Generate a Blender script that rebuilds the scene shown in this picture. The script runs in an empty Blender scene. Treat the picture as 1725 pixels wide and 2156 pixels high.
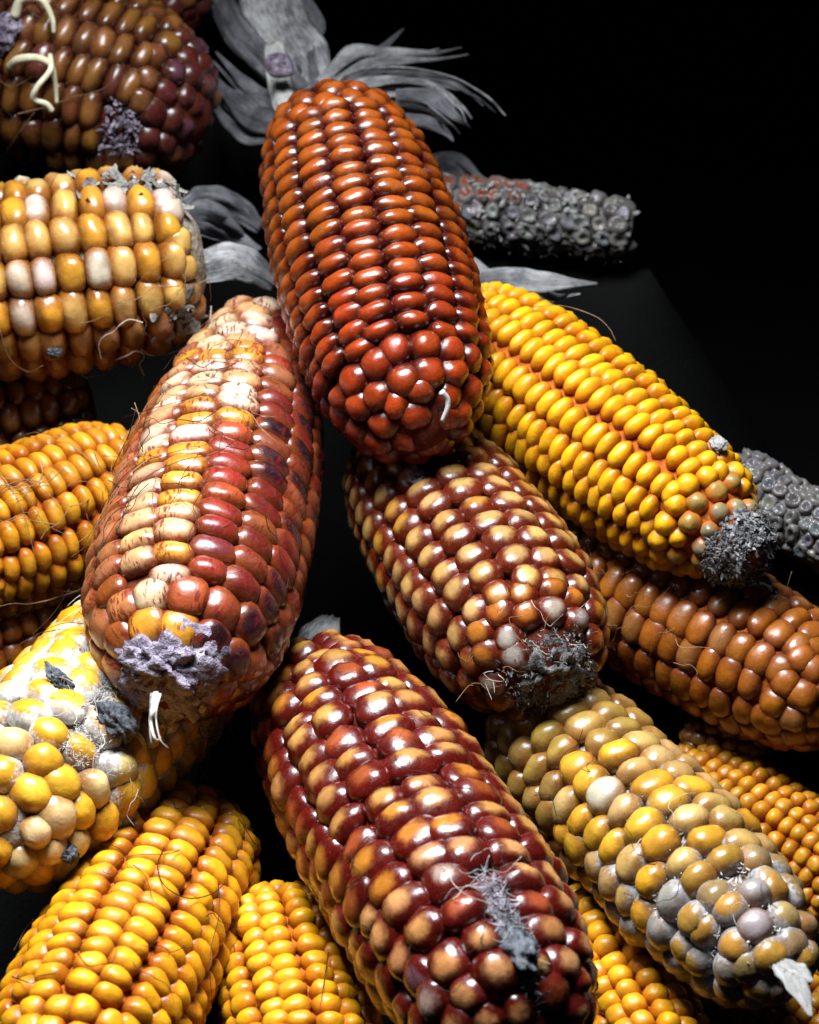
import bpy, math, random
import numpy as np
from mathutils import Vector, Matrix, noise as mnoise

# ------------------------------------------------------------------ camera, world, light, exposure
SC = bpy.context.scene
COL = SC.collection
PITCH = math.radians(32.0)
DIST = 0.80                      # camera to the middle of the heap
VW, VH = 1725.0, 2156.0          # size of the picture the coordinates below were read in
K = 0.18 / VW                    # metres per picture unit at DIST
SLOPE = 0.88                     # the heap comes this much nearer per unit down the picture
CENTRE = Vector((0, 0, 0.15))
FWD = Vector((0, math.cos(PITCH), -math.sin(PITCH)))
UP = Vector((0, math.sin(PITCH), math.cos(PITCH)))
RIGHT = Vector((1, 0, 0))
CAM = CENTRE - FWD * DIST
cam_data = bpy.data.cameras.new("camera")
cam = bpy.data.objects.new("camera", cam_data)
COL.objects.link(cam)
cam.location = CAM
cam.rotation_euler = (math.radians(90) - PITCH, 0, 0)
cam_data.sensor_fit = 'VERTICAL'
cam_data.sensor_height = 36.0
cam_data.lens = 18.0 * DIST / (0.5 * VH * K)
cam_data.clip_start, cam_data.clip_end = 0.02, 30.0
cam_data.dof.use_dof = True
cam_data.dof.focus_distance = 0.76
cam_data.dof.aperture_fstop = 30.0
SC.camera = cam

world = bpy.data.worlds.new("World")
SC.world = world
world.use_nodes = True
world.node_tree.nodes["Background"].inputs[0].default_value = (0.55, 0.68, 1.0, 1)
world.node_tree.nodes["Background"].inputs[1].default_value = 0.010

def area(name, loc, target, size, size_y, power, color):
    d = bpy.data.lights.new(name, 'AREA')
    d.shape = 'RECTANGLE'; d.size = size; d.size_y = size_y
    d.energy = power; d.color = color
    o = bpy.data.objects.new(name, d)
    COL.objects.link(o)
    o.location = loc
    o.rotation_euler = (Vector(target) - Vector(loc)).to_track_quat('-Z', 'Y').to_euler()
    return o
key = area("window_light", (-0.05, -0.03, 0.52), (-0.02, -0.11, 0.12), 0.20, 0.16, 2.3, (0.92, 0.96, 1.0))
key.data.spread = math.radians(105)

vs = SC.view_settings
vs.view_transform = 'Standard'; vs.look = 'None'; vs.gamma = 1.0; vs.exposure = 0.0
vs.use_curve_mapping = False
SC.cycles.use_denoising = True
SC.cycles.max_bounces = 6; SC.cycles.diffuse_bounces = 1
SC.cycles.sample_clamp_indirect = 4.0

# ------------------------------------------------------------------ helpers
RNG = random.Random(7)
def lin(r, g, b):
    f = lambda c: (c/255/12.92) if c <= 10.3 else ((c/255+0.055)/1.055)**2.4
    return (f(r), f(g), f(b))
def plane_depth(v): return DIST - SLOPE * (v - VH/2) * K
def at(u, v, off=0.0):
    """Picture point -> place on the slope of the heap, off metres further from the camera."""
    d = plane_depth(v) + off
    return CAM + FWD*d + RIGHT*((u - VW/2)*K*d/DIST) - UP*((v - VH/2)*K*d/DIST)
def project(P):
    q = P - CAM
    d = q.dot(FWD)
    return VW/2 + q.dot(RIGHT)/d*DIST/K, VH/2 - q.dot(UP)/d*DIST/K, d
def link(name, data, parent=None):
    o = bpy.data.objects.new(name, data)
    COL.objects.link(o)
    if parent is not None: o.parent = parent
    return o
def mesh(name, verts, faces, mat=None, smooth=True):
    m = bpy.data.meshes.new(name)
    m.from_pydata([tuple(v) for v in verts], [], faces)
    if mat: m.materials.append(mat)
    if smooth: m.shade_smooth()
    m.update()
    return m
def smoothstep(a, b, x):
    t = min(1, max(0, (x-a)/(b-a))); return t*t*(3-2*t)
def catmull(P, n):
    P = [Vector(p) for p in P]
    Q = [2*P[0]-P[1]] + P + [2*P[-1]-P[-2]]
    out = []
    for i in range(len(P)-1):
        a, b, c, d = Q[i:i+4]
        for k in range(n):
            t = k/n
            out.append(0.5*((2*b)+(c-a)*t+(2*a-5*b+4*c-d)*t*t+(3*b-a-3*c+d)*t**3))
    out.append(P[-1])
    return out
def interp(tab, t):
    if t <= tab[0][0]: return tab[0][1]
    for (a, x), (b, y) in zip(tab, tab[1:]):
        if t <= b:
            u = (t-a)/(b-a); return x+(y-x)*u
    return tab[-1][1]

# ------------------------------------------------------------------ materials
class N:
    def __init__(s, name):
        s.m = bpy.data.materials.new(name); s.m.use_nodes = True
        s.nt = s.m.node_tree; s.b = s.nt.nodes["Principled BSDF"]
    def new(s, t, **kw):
        n = s.nt.nodes.new(t)
        for k, v in kw.items(): setattr(n, k, v)
        return n
    def l(s, a, b): s.nt.links.new(a, b)
    def val(s, node, i, v):
        if hasattr(v, 'links'): s.l(v, node.inputs[i])
        else: node.inputs[i].default_value = v
    def math(s, op, a, b=0.0, clamp=False):
        n = s.new('ShaderNodeMath', operation=op, use_clamp=clamp)
        s.val(n, 0, a); s.val(n, 1, b); return n.outputs[0]
    def mix(s, f, a, b, mode='MIX'):
        n = s.new('ShaderNodeMix', data_type='RGBA', blend_type=mode)
        s.val(n, 0, f)
        for i, c in ((6, a), (7, b)):
            if not hasattr(c, 'links'): c = (*c, 1) if len(c) == 3 else c
            s.val(n, i, c)
        return n.outputs[2]
    def step(s, x, a, b, lo=0.0, hi=1.0):
        n = s.new('ShaderNodeMapRange', interpolation_type='SMOOTHSTEP')
        s.val(n, 0, x)
        for i, v in enumerate((a, b, lo, hi)): n.inputs[i+1].default_value = v
        return n.outputs[0]
    def noise(s, vec, scale, detail=2.0, rough=0.5, dist=0.0):
        n = s.new('ShaderNodeTexNoise')
        if vec is not None: s.l(vec, n.inputs['Vector'])
        n.inputs['Scale'].default_value = scale; n.inputs['Detail'].default_value = detail
        n.inputs['Roughness'].default_value = rough; n.inputs['Distortion'].default_value = dist
        return n.outputs[0]
    def bump(s, h, strength, dist):
        n = s.new('ShaderNodeBump'); n.inputs['Strength'].default_value = strength
        n.inputs['Distance'].default_value = dist; s.l(h, n.inputs['Height'])
        s.l(n.outputs[0], s.b.inputs['Normal'])

def kernel_material(name, rim, rim_from=0.45, rim_to=0.95, mould=0.0, mould_col=(0.55, 0.55, 0.53), streak=None,
                    rough=0.27, sss=0.15, dust=0.12, coat=0.55, spec=0.32):
    """Glassy seed skin: the kernel's own colour on its crown, a deeper colour down its sides, darkened further to imitate shaded flanks."""
    n = N(name)
    info = n.new('ShaderNodeObjectInfo')
    geo = n.new('ShaderNodeNewGeometry')
    kr = n.new('ShaderNodeAttribute', attribute_name='kr').outputs['Fac']
    pos = geo.outputs['Position']
    n1 = n.noise(pos, 420, 3, 0.6)
    n2 = n.noise(pos, 1500, 3, 0.6)
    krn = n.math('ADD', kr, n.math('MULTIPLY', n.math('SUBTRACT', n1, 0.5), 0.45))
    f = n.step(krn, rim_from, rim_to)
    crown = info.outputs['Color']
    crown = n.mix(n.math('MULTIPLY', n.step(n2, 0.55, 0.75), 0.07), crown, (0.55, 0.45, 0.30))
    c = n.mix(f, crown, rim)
    if streak:
        tc = n.new('ShaderNodeTexCoord').outputs['Object']
        add = n.new('ShaderNodeVectorMath', operation='ADD'); n.l(tc, add.inputs[0])
        comb = n.new('ShaderNodeCombineXYZ')
        n.l(n.math('MULTIPLY', info.outputs['Random'], 50.0), comb.inputs[0]); n.l(comb.outputs[0], add.inputs[1])
        mp = n.new('ShaderNodeMapping'); n.l(add.outputs[0], mp.inputs[0]); mp.inputs['Scale'].default_value = (8, 1.3, 1.6)
        st = n.noise(mp.outputs[0], 1.0, 2.5, 0.6)
        st = n.math('MULTIPLY', n.step(st, 0.52, 0.60), n.step(n.noise(pos, 190, 2), 0.44, 0.56))
        c = n.mix(n.math('MULTIPLY', st, 0.85), c, streak)
    v = n.step(n.noise(pos, 220, 2), 0.3, 0.7, 0.78, 1.12)
    vv = n.new('ShaderNodeCombineXYZ')
    for i in range(3): n.l(v, vv.inputs[i])
    c = n.mix(1.0, c, vv.outputs[0], 'MULTIPLY')
    rgh = n.step(n.noise(pos, 700, 4, 0.65), 0.3, 0.75, rough-0.07, rough+0.16)
    if mould > 0:
        big = n.noise(pos, 90, 4, 0.6)
        fine = n.noise(pos, 1300, 4, 0.75)
        al = info.outputs['Alpha']
        mk = n.math('ADD', n.math('MULTIPLY', n.math('SUBTRACT', fine, 0.5), 1.1), n.math('MULTIPLY', n.math('SUBTRACT', big, 0.5), 0.7))
        mk = n.math('ADD', n.math('ADD', mk, kr), n.math('MULTIPLY', al, 0.9))
        mf = n.math('MULTIPLY', n.step(mk, 1.45, 1.75), n.step(al, 0.02, 0.25))
        mc = n.mix(n.step(n.noise(pos, 350, 4, 0.7), 0.35, 0.65), tuple(q*0.35 for q in mould_col), mould_col)
        c = n.mix(n.math('MULTIPLY', mf, 0.9), c, mc)
        rgh = n.math('ADD', rgh, n.math('MULTIPLY', mf, 0.5), True)
    d = n.math('MULTIPLY', n.step(n.noise(pos, 2600, 3, 0.7), 0.60, 0.72), dust)
    c = n.mix(d, c, (0.45, 0.42, 0.38))
    n.l(c, n.b.inputs['Base Color']); n.l(rgh, n.b.inputs['Roughness'])
    n.b.inputs['Subsurface Weight'].default_value = sss
    n.b.inputs['Subsurface Radius'].default_value = (1.0, 0.38, 0.12)
    n.b.inputs['Subsurface Scale'].default_value = 0.0016
    n.b.inputs['IOR'].default_value = 1.5
    n.b.inputs['Specular IOR Level'].default_value = spec
    n.b.inputs['Coat Weight'].default_value = coat
    cr = n.math('ADD', n.step(n.noise(pos, 380, 4, 0.65), 0.3, 0.72, 0.11, 0.30), n.math('MULTIPLY', info.outputs['Random'], 0.12))
    n.l(cr, n.b.inputs['Coat Roughness'])
    h = n.math('ADD', n.noise(pos, 650, 3, 0.55), n.math('MULTIPLY', n2, 0.35))
    n.bump(h, 0.20, 0.0008)
    return n.m

def plain_material(name, ca, cb, scale=500, rough=0.85, bump=0.5, bdist=0.0006, stretch=None, sss=0.0):
    n = N(name)
    tc = n.new('ShaderNodeTexCoord').outputs['Object']
    if stretch:
        mp = n.new('ShaderNodeMapping'); n.l(tc, mp.inputs[0]); mp.inputs['Scale'].default_value = stretch; tc = mp.outputs[0]
    a = n.noise(tc, scale, 4, 0.65); b = n.noise(tc, scale*0.2, 3, 0.6)
    f = n.step(n.math('ADD', n.math('MULTIPLY', a, 0.6), n.math('MULTIPLY', b, 0.5)), 0.38, 0.72)
    n.l(n.mix(f, ca, cb), n.b.inputs['Base Color'])
    n.b.inputs['Roughness'].default_value = rough
    n.b.inputs['Specular IOR Level'].default_value = 0.2
    n.b.inputs['Subsurface Weight'].default_value = sss
    n.b.inputs['Subsurface Scale'].default_value = 0.001
    n.bump(a, bump, bdist)
    return n.m

def husk_material(name, ca, cb):
    """Dry husk: fibres run along the leaf (attribute 'fib' across it, 'run' along it)."""
    n = N(name)
    fib = n.new('ShaderNodeAttribute', attribute_name='fib').outputs['Fac']
    run = n.new('ShaderNodeAttribute', attribute_name='run').outputs['Fac']
    co = n.new('ShaderNodeCombineXYZ'); n.l(fib, co.inputs[0]); n.l(run, co.inputs[1])
    mp = n.new('ShaderNodeMapping'); n.l(co.outputs[0], mp.inputs[0]); mp.inputs['Scale'].default_value = (34, 1.6, 1)
    a = n.noise(mp.outputs[0], 1.0, 6, 0.75)
    geo = n.new('ShaderNodeNewGeometry').outputs['Position']
    b = n.noise(geo, 120, 3, 0.6)
    f = n.step(n.math('ADD', n.math('MULTIPLY', a, 0.75), n.math('MULTIPLY', b, 0.4)), 0.46, 0.70)
    c = n.mix(f, ca, cb)
    n.l(n.mix(n.step(n.noise(geo, 900, 3), 0.62, 0.7, 0, 0.6), c, (0.07, 0.055, 0.045)), n.b.inputs['Base Color'])
    n.b.inputs['Roughness'].default_value = 0.62
    n.b.inputs['Specular IOR Level'].default_value = 0.3
    n.bump(a, 0.9, 0.0006)
    return n.m

M = {}
M['core'] = plain_material('core_red_chaff', (0.05, 0.006, 0.003), (0.12, 0.022, 0.008), 900)
M['core_orange'] = plain_material('core_orange_chaff', (0.25, 0.045, 0.004), (0.42, 0.11, 0.012), 900)
M['core_white'] = plain_material('core_mouldy_chaff', (0.14, 0.09, 0.05), (0.42, 0.38, 0.33), 700, bump=1.0)
M['core_grey'] = plain_material('core_grey_pith', (0.03, 0.028, 0.03), (0.22, 0.21, 0.21), 900, bump=1.0, bdist=0.001)
M['core_purple'] = plain_material('core_purple_pith', (0.05, 0.035, 0.06), (0.36, 0.31, 0.38), 420, bump=1.0, bdist=0.0016)
M['chaff'] = plain_material('grey_chaff', (0.10, 0.098, 0.098), (0.34, 0.33, 0.32), 900)
M['chaff_dark'] = plain_material('dark_chaff', (0.05, 0.05, 0.053), (0.17, 0.17, 0.18), 900)
M['chaff_purple'] = plain_material('purple_chaff', (0.06, 0.05, 0.065), (0.42, 0.38, 0.43), 700)
M['fuzz'] = plain_material('white_fuzz', (0.40, 0.39, 0.37), (0.72, 0.71, 0.68), 900)
M['husk'] = husk_material('dry_husk', (0.09, 0.088, 0.10), (0.50, 0.50, 0.50))
M['husk_dark'] = husk_material('weathered_husk', (0.035, 0.034, 0.042), (0.21, 0.21, 0.225))
M['husk_white'] = husk_material('bleached_husk', (0.28, 0.275, 0.26), (0.62, 0.61, 0.59))
M['silk'] = plain_material('dry_silk', (0.16, 0.085, 0.04), (0.34, 0.22, 0.12), 300, rough=0.5)
M['silk_dark'] = plain_material('dark_silk', (0.012, 0.008, 0.007), (0.04, 0.022, 0.015), 300, rough=0.5)
M['silk_pale'] = plain_material('pale_silk', (0.35, 0.33, 0.29), (0.6, 0.57, 0.5), 300, rough=0.5)
M['husk_grey'] = plain_material('papery_grey_chaff', (0.09, 0.085, 0.08), (0.32, 0.30, 0.27), 900, bump=.8)
M['silk_grey'] = plain_material('grey_silk', (0.10, 0.095, 0.09), (0.26, 0.25, 0.24), 300, rough=0.6)
M['sprout'] = plain_material('pale_sprout', (0.50, 0.46, 0.28), (0.72, 0.70, 0.55), 300, rough=0.35, bump=0.1, sss=0.4)
M['mouldlump'] = plain_material('blue_grey_mould', (0.02, 0.02, 0.025), (0.14, 0.15, 0.17), 900, bump=1.0)

# ------------------------------------------------------------------ ground: dark cloth, lifted under the heap
n = N('black_cloth')
tc = n.new('ShaderNodeTexCoord').outputs['Object']
n.l(n.mix(n.step(n.noise(tc, 30, 4), 0.3, 0.7), (0.0048, 0.0048, 0.0048), (0.0064, 0.0064, 0.0064)), n.b.inputs['Base Color'])
n.b.inputs['Roughness'].default_value = 0.95
n.b.inputs['Specular IOR Level'].default_value = 0.0
n.bump(n.noise(tc, 900, 3), 0.3, 0.0008)
M['cloth'] = n.m
COBS = []
def make_ground(deep):
    """One cloth sheet, lying flat far out and lifted by a hidden heap until it carries the lowest cobs."""
    pts = []
    for c in COBS:
        for i in range(13):
            t = i/12; q = c.P0+(c.P1-c.P0)*t
            pts.append((q.x, q.y, q.z, c.R*max(.25, interp(c.prof, t)), 1.0 if c in deep else 0.0))
    A_ = np.array(pts); S_ = A_[A_[:, 4] > 0]
    GX, GY = 150, 150
    V, F = [], []
    for j in range(GY+1):
        for i in range(GX+1):
            s, r_ = 2*i/GX-1, 2*j/GY-1
            x = -0.03+0.42*s+1.3*s**5; y = 0.02+0.42*r_+1.3*r_**5
            d = np.hypot(A_[:, 0]-x, A_[:, 1]-y)
            low = A_[:, 2]-np.sqrt(np.maximum(0, A_[:, 3]**2-np.minimum(d, A_[:, 3])**2))
            ds = np.hypot(S_[:, 0]-x, S_[:, 1]-y)
            lift = np.max(S_[:, 2]-S_[:, 3]-1.7*np.maximum(0, ds-0.004))
            near = d < A_[:, 3]+0.012
            if near.any(): lift = min(lift, float(low[near].min())-0.002)
            z = max(0.0, lift)
            V.append((x, y, z+0.0015*mnoise.noise(Vector((x*14, y*14, 0)))-0.002+0.9*smoothstep(0.7, 1.7, y)**2))
    for j in range(GY):
        for i in range(GX):
            a = j*(GX+1)+i; F.append((a, a+1, a+GX+2, a+GX+1))
    g = link('ground', mesh('ground', V, F, M['cloth']))
    g['kind'] = 'structure'; g['label'] = 'black cloth under and behind the heap of corn'

# ------------------------------------------------------------------ kernel meshes
def cube_sphere(n):
    idx, V, F = {}, [], []
    def vid(p):
        key = tuple(round(c, 5) for c in p)
        if key not in idx: idx[key] = len(V); V.append(Vector(p).normalized())
        return idx[key]
    lv = [math.tan(math.pi/4*(-1+2*i/n)) for i in range(n+1)]
    for ax in range(3):
        for s in (-1, 1):
            for i in range(n):
                for j in range(n):
                    q = []
                    for a, b in ((i, j), (i+1, j), (i+1, j+1), (i, j+1)):
                        p = [0, 0, 0]; p[ax] = s; p[(ax+1) % 3] = lv[a]; p[(ax+2) % 3] = lv[b]
                        q.append(vid(p))
                    F.append(tuple(q) if s > 0 else tuple(reversed(q)))
    return V, F
CS5 = cube_sphere(5); CS3 = cube_sphere(3)

def kernel_shape(base, seed, p=2.5, q=2.2, dent=0.05, cup=0.0):
    """Unit kernel: x across the row, y along the cob, z outwards; crown z=1, foot z=-1."""
    r = random.Random(seed)
    off = Vector((r.uniform(-50, 50), r.uniform(-50, 50), r.uniform(-50, 50)))
    lean = r.uniform(-0.10, 0.16)
    V, kr = [], []
    for d in base[0]:
        rho = (abs(d.x)**p + abs(d.y)**p)**(1/p)
        R = (rho**q + abs(d.z)**q)**(-1/q)
        v = d*R
        nz = mnoise.noise(d*1.4+off)
        v = v*(1+dent*nz)
        if v.z < 0:
            t = -v.z; v.x *= 1-0.25*t; v.y *= 1-0.35*t
        else:
            if cup: v.z -= cup*math.exp(-(v.x**2+v.y**2)/0.22)
            v.y += lean*v.z
            v.z *= 1 + 0.10*mnoise.noise(d*2.3-off)
        V.append(v)
        kr.append(min(1.0, rho*R) if d.z > 0 else 1.0-d.z*R)
    return V, kr
def kernel_meshes(name, mat, count, **kw):
    out = []
    for i in range(count):
        V, kr = kernel_shape(CS5, hash((len(name), i*13)) % 9999, **kw)
        m = mesh(name, V, CS5[1], mat)
        a = m.attributes.new('kr', 'FLOAT', 'POINT'); a.data.foreach_set('value', kr)
        out.append(m)
    return out

# ------------------------------------------------------------------ the cob
class Cob: pass
def frame_of(butt, tip):
    X = (tip-butt).normalized()
    Z = (CAM-(butt+tip)/2); Z = (Z - X*Z.dot(X)).normalized()
    Y = Z.cross(X)
    return Matrix((X, Y, Z)).transposed()

def place(cob, t, phi, lift=0.0):
    """Point and outward normal, in the cob's own space, at t along it and phi round it (0 = towards viewer)."""
    e = 0.004
    f0 = cob.R*interp(cob.prof, t-e); f1 = cob.R*interp(cob.prof, t+e)
    r = cob.R*interp(cob.prof, t)
    slope = (f1-f0)/(2*e*cob.L)
    rad = Vector((0, math.sin(phi), math.cos(phi)))
    nrm = (rad - Vector((slope, 0, 0))).normalized()
    bend = cob.bend*(4*t*(1-t))
    p = Vector((t*cob.L, bend, 0)) + rad*r + nrm*lift
    return p, nrm, rad

def build_cob(label, butt, tip, rpx, prof, rows, pitch, mat, palette, seed, core='core', twist=0.15, dome=2.3e-3,
              jitter=0.06, wander=0.0, pair=0.10, group=None, bend=0.0, skip=None, shape=None, name='corn_cob',
              kname='kernel', fill=1.07, fily=1.10, core_depth=None, mould_fn=None, variants=12, t_range=(0.0, 1.0), body=0.84, size_fn=None, capk=1.0):
    r = random.Random(seed)
    c = Cob()
    P0, P1 = at(*butt), at(*tip)
    c.L = (P1-P0).length
    pitch = pitch*c.L/math.hypot(tip[0]-butt[0], tip[1]-butt[1])
    dmid = (project(P0)[2]+project(P1)[2])/2
    c.R = rpx*K*dmid/DIST
    c.prof = prof; c.bend = bend
    rot = frame_of(P0, P1)
    root = link(name, None); root.empty_display_size = 0.01
    root.matrix_world = Matrix.Translation(P0) @ rot.to_4x4()
    c.M = Matrix.Translation(P0) @ rot.to_4x4(); c.rot = rot
    c.root = root; c.P0, c.P1 = P0, P1
    root['label'] = label; root['category'] = 'corn cob'
    root['group'] = group or 'dried corn cobs heaped together'
    if core_depth is None: core_depth = dome*1.15
    # core
    V, F = [], []
    NS, NP = 46, 36
    for i in range(NS+1):
        t = i/NS
        rr = c.R*interp(prof, t)
        dep = core_depth if rr > 1.6*core_depth else rr*0.5
        for j in range(NP):
            ph = 2*math.pi*j/NP
            rad = Vector((0, math.sin(ph), math.cos(ph)))
            rj = (rr-dep)*(1+0.04*mnoise.noise(Vector((t*30, math.cos(ph)*4, math.sin(ph)*4+seed))))
            V.append(Vector((t*c.L, bend*4*t*(1-t), 0))+rad*max(rj, 0.0004))
    for i in range(NS):
        for j in range(NP):
            a, b = i*NP+j, i*NP+(j+1) % NP
            F.append((a, a+NP, b+NP, b))
    F.append(tuple(range(NP))); F.append(tuple(reversed(range(NS*NP, NS*NP+NP))))
    link('cob_core', mesh('cob_core', V, F, M[core]), root)
    # kernel spots: rows on the body, staggered rings on the two rounded ends
    spots = []
    fb = body
    tA = next((i/400 for i in range(400) if interp(prof, i/400) >= fb), 0.1)
    tB = next((1-i/400 for i in range(400) if interp(prof, 1-i/400) >= fb), 0.9)
    tA = max(tA, t_range[0]); tB = min(tB, t_range[1])
    def arc(t):
        e = 0.004
        sl = c.R*(interp(prof, t+e)-interp(prof, t-e))/(2*e*c.L)
        return c.L*math.sqrt(1+sl*sl)
    for j in range(rows):
        t = tA + r.uniform(0, 1)*pitch/c.L*0.6
        ph0 = 2*math.pi*j/rows + (pair if j % 2 else -pair)*math.pi/rows
        wph = r.uniform(0, 6.28)
        while t < tB:
            ph = ph0 + twist*(t-0.5) + wander*(0.6*math.sin(t*9+wph)+0.4*mnoise.noise(Vector((t*8, j*3.1, seed))))*2*math.pi/rows
            spots.append((t, ph, 2*math.pi*c.R*interp(prof, t)/rows, pitch, 0))
            t += pitch*(1+r.uniform(-jitter, jitter)*1.6)/arc(t)
    w0 = 2*math.pi*c.R/rows
    for (ta, tb, sgn) in ((tB, t_range[1], 1), (tA, t_range[0], -1)):
        capp = (pitch*0.6 + w0*0.4)*0.92*capk
        t = ta + sgn*capp*0.35/arc(ta)
        while (t < tb if sgn > 0 else t > tb) and 0.005 < t < 0.995:
            rr = c.R*interp(prof, t)
            if rr < capp*0.30: break
            nr = max(1 if rr < capp*.45 else 3, round(2*math.pi*rr/(capp*1.06)))
            ph0 = r.uniform(0, 6.28)
            for j in range(nr):
                tj = t + sgn*r.uniform(-0.16, 0.16)*capp/c.L
                spots.append((min(0.995, max(0.005, tj)), ph0+2*math.pi*(j+r.uniform(-.12, .12))/nr, 2*math.pi*rr/nr, capp, sgn))
            t2 = t
            left = capp*r.uniform(0.86, 0.98)
            while left > 0 and 0 < t2 < 1:      # walk the rounded end step by step
                t2 += sgn*0.002; left -= 0.002*arc(t2)
            t = t2
    sh = dict(p=2.5, q=2.2, dent=0.10); sh.update(shape or {})
    meshes = kernel_meshes(kname, mat, variants, **sh)
    items = []
    for (t, ph, w, l, cap) in spots:
        ph = (ph+math.pi) % (2*math.pi)-math.pi
        if skip and skip(t, ph, r): continue
        col = palette(t, ph, r)
        k = 1.0
        if size_fn: k = size_fn(t, ph, r)
        if k <= 0: continue
        h = dome*(1.0+r.uniform(-.15, .15))*(1.12 if cap else 1.0)*k
        p, nrm, rad = place(c, t, ph)
        p = p - nrm*(h + r.uniform(-0.2, 0.45)*1e-3*(1 if jitter < .1 else 1.5) + (1-k)*1e-3)
        tilt = r.uniform(-1, 1)*jitter*1.1
        z = (nrm + Vector((r.uniform(-1, 1), r.uniform(-1, 1), r.uniform(-1, 1)))*jitter*0.9).normalized()
        x = Vector((1, tilt, tilt*0.3)).cross(z); x = -x.normalized() if x.length > 0 else Vector((0, 1, 0))
        y = z.cross(x)
        sx = 0.5*w*fill*k*(1+r.uniform(-jitter, jitter)); sy = 0.5*l*fily*k*(1+r.uniform(-jitter, jitter)*1.3)
        if cap:
            m_ = (sx+sy)/2*1.05; sx = sx*.5+m_*.5; sy = sy*.5+m_*.5
        mat4 = Matrix(((x.x*sx, y.x*sy, z.x*h, p.x), (x.y*sx, y.y*sy, z.y*h, p.y), (x.z*sx, y.z*sy, z.z*h, p.z), (0, 0, 0, 1)))
        wp = c.M @ p; wn = rot @ nrm
        facing = wn.dot((CAM-wp).normalized())
        u, v, d = project(wp)
        inside = -60 < u < VW+60 and -60 < v < VH+60
        items.append((facing + (0 if inside else -2), mat4, (*col, mould_fn(t, ph, r) if mould_fn else 0.0), r.randrange(variants)))
    items.sort(key=lambda q: -q[0])
    shown = [q for q in items if q[0] > -0.35][:300]
    rest = items[len(shown):]
    for (fc, m4, col, vi) in shown:
        o = link(kname, meshes[vi], root)
        o.matrix_basis = m4
        o.color = col
    if rest:
        bv, bkr = kernel_shape(CS3, seed, **sh)
        bv = np.array([tuple(v) for v in bv]); bf = np.array(CS3[1])
        VV, FF = [], []
        for i, (fc, m4, col, vi) in enumerate(rest):
            A = np.array(m4)
            VV.append(bv @ A[:3, :3].T + A[:3, 3]); FF.append(bf+i*len(bv))
        VV = np.concatenate(VV); FF = np.concatenate(FF)
        me = mesh('far_side_kernel_cover', VV.tolist(), FF.tolist(), mat)
        a = me.attributes.new('kr', 'FLOAT', 'POINT'); a.data.foreach_set('value', np.tile(bkr, len(rest)).astype(np.float32))
        o = link('far_side_kernel_cover', me, root); o['kind'] = 'stuff'
        cs = np.mean([q[2] for q in rest], axis=0); o.color = tuple(cs)
    # grid used to find points of the cob that lie under a picture point
    COBS.append(c)
    c.grid = []
    for i in range(61):
        for j in range(49):
            t = i/60; ph = -1.75+3.5*j/48
            p, nrm, rad = place(c, t, ph)
            wp = c.M @ p
            if (rot @ nrm).dot((CAM-wp).normalized()) > 0:
                u, v, d = project(wp); c.grid.append((u, v, t, ph))
    return c

def on(cob, u, v):
    q = min(cob.grid, key=lambda g: (g[0]-u)**2+(g[1]-v)**2)
    best = (1e9, q[2], q[3])
    for i in range(-6, 7):
        for j in range(-6, 7):
            t, ph = min(1, max(0, q[2]+i/360)), q[3]+j*3.5/48/6
            a, b, _ = project(cob.M @ place(cob, t, ph)[0])
            best = min(best, ((a-u)**2+(b-v)**2, t, ph))
    return best[1], best[2]

# ------------------------------------------------------------------ strands, flakes, husks
def tube(P, r0, r1=None, n=4):
    """Tube mesh through local points P with radius r0 -> r1."""
    r1 = r0 if r1 is None else r1
    V, F = [], []
    ref = Vector((0.3, 0.5, 0.81))
    for i, p in enumerate(P):
        d = (P[min(i+1, len(P)-1)]-P[max(i-1, 0)]).normalized()
        a = d.cross(ref)
        a = a.normalized() if a.length > 1e-6 else Vector((1, 0, 0)); b = d.cross(a)
        rr = r0+(r1-r0)*i/(len(P)-1)
        for k in range(n):
            th = 2*math.pi*k/n; V.append(p+(a*math.cos(th)+b*math.sin(th))*rr)
    for i in range(len(P)-1):
        for k in range(n):
            F.append((i*n+k, i*n+(k+1) % n, (i+1)*n+(k+1) % n, (i+1)*n+k))
    F.append(tuple(reversed(range(n)))); F.append(tuple(range(len(V)-n, len(V))))
    return V, F

def silk_px(cob, pts, mat='silk_dark', r=0.00013, lift=0.0006, name='silk_strand'):
    P = []
    for q in pts:
        t, ph = on(cob, q[0], q[1])
        P.append(place(cob, t, ph, q[2] if len(q) > 2 else lift)[0])
    P = catmull(P, 8)
    V, F = tube(P, r, r*0.6)
    return link(name, mesh(name, V, F, M[mat]), cob.root)

def silk_random(cob, count, mats, seed, trange=(0.05, 0.95), prange=(-1.2, 1.2), length=(0.12, 0.4), r=0.0001, lift=0.0008, curl=1.0):
    g = random.Random(seed)
    for i in range(count):
        t = g.uniform(*trange); ph = g.uniform(*prange)
        a = g.uniform(0, 6.28); P = []
        ln = g.uniform(*length); steps = 7
        for k in range(steps):
            lf = lift*g.uniform(0.3, 1.3) if 0 < k < steps-1 else lift*g.choice((0.2, 0.5, 4.0))
            P.append(place(cob, min(.99, max(.01, t)), ph, lf)[0])
            a += g.uniform(-0.8, 0.8)*curl
            t += math.cos(a)*ln/steps; ph += math.sin(a)*ln/steps*cob.L/cob.R
        V, F = tube(catmull(P, 6), r*g.uniform(.7, 1.3), r*0.4, 3)
        link('silk_strand', mesh('silk_strand', V, F, M[g.choice(mats)]), cob.root)

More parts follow.
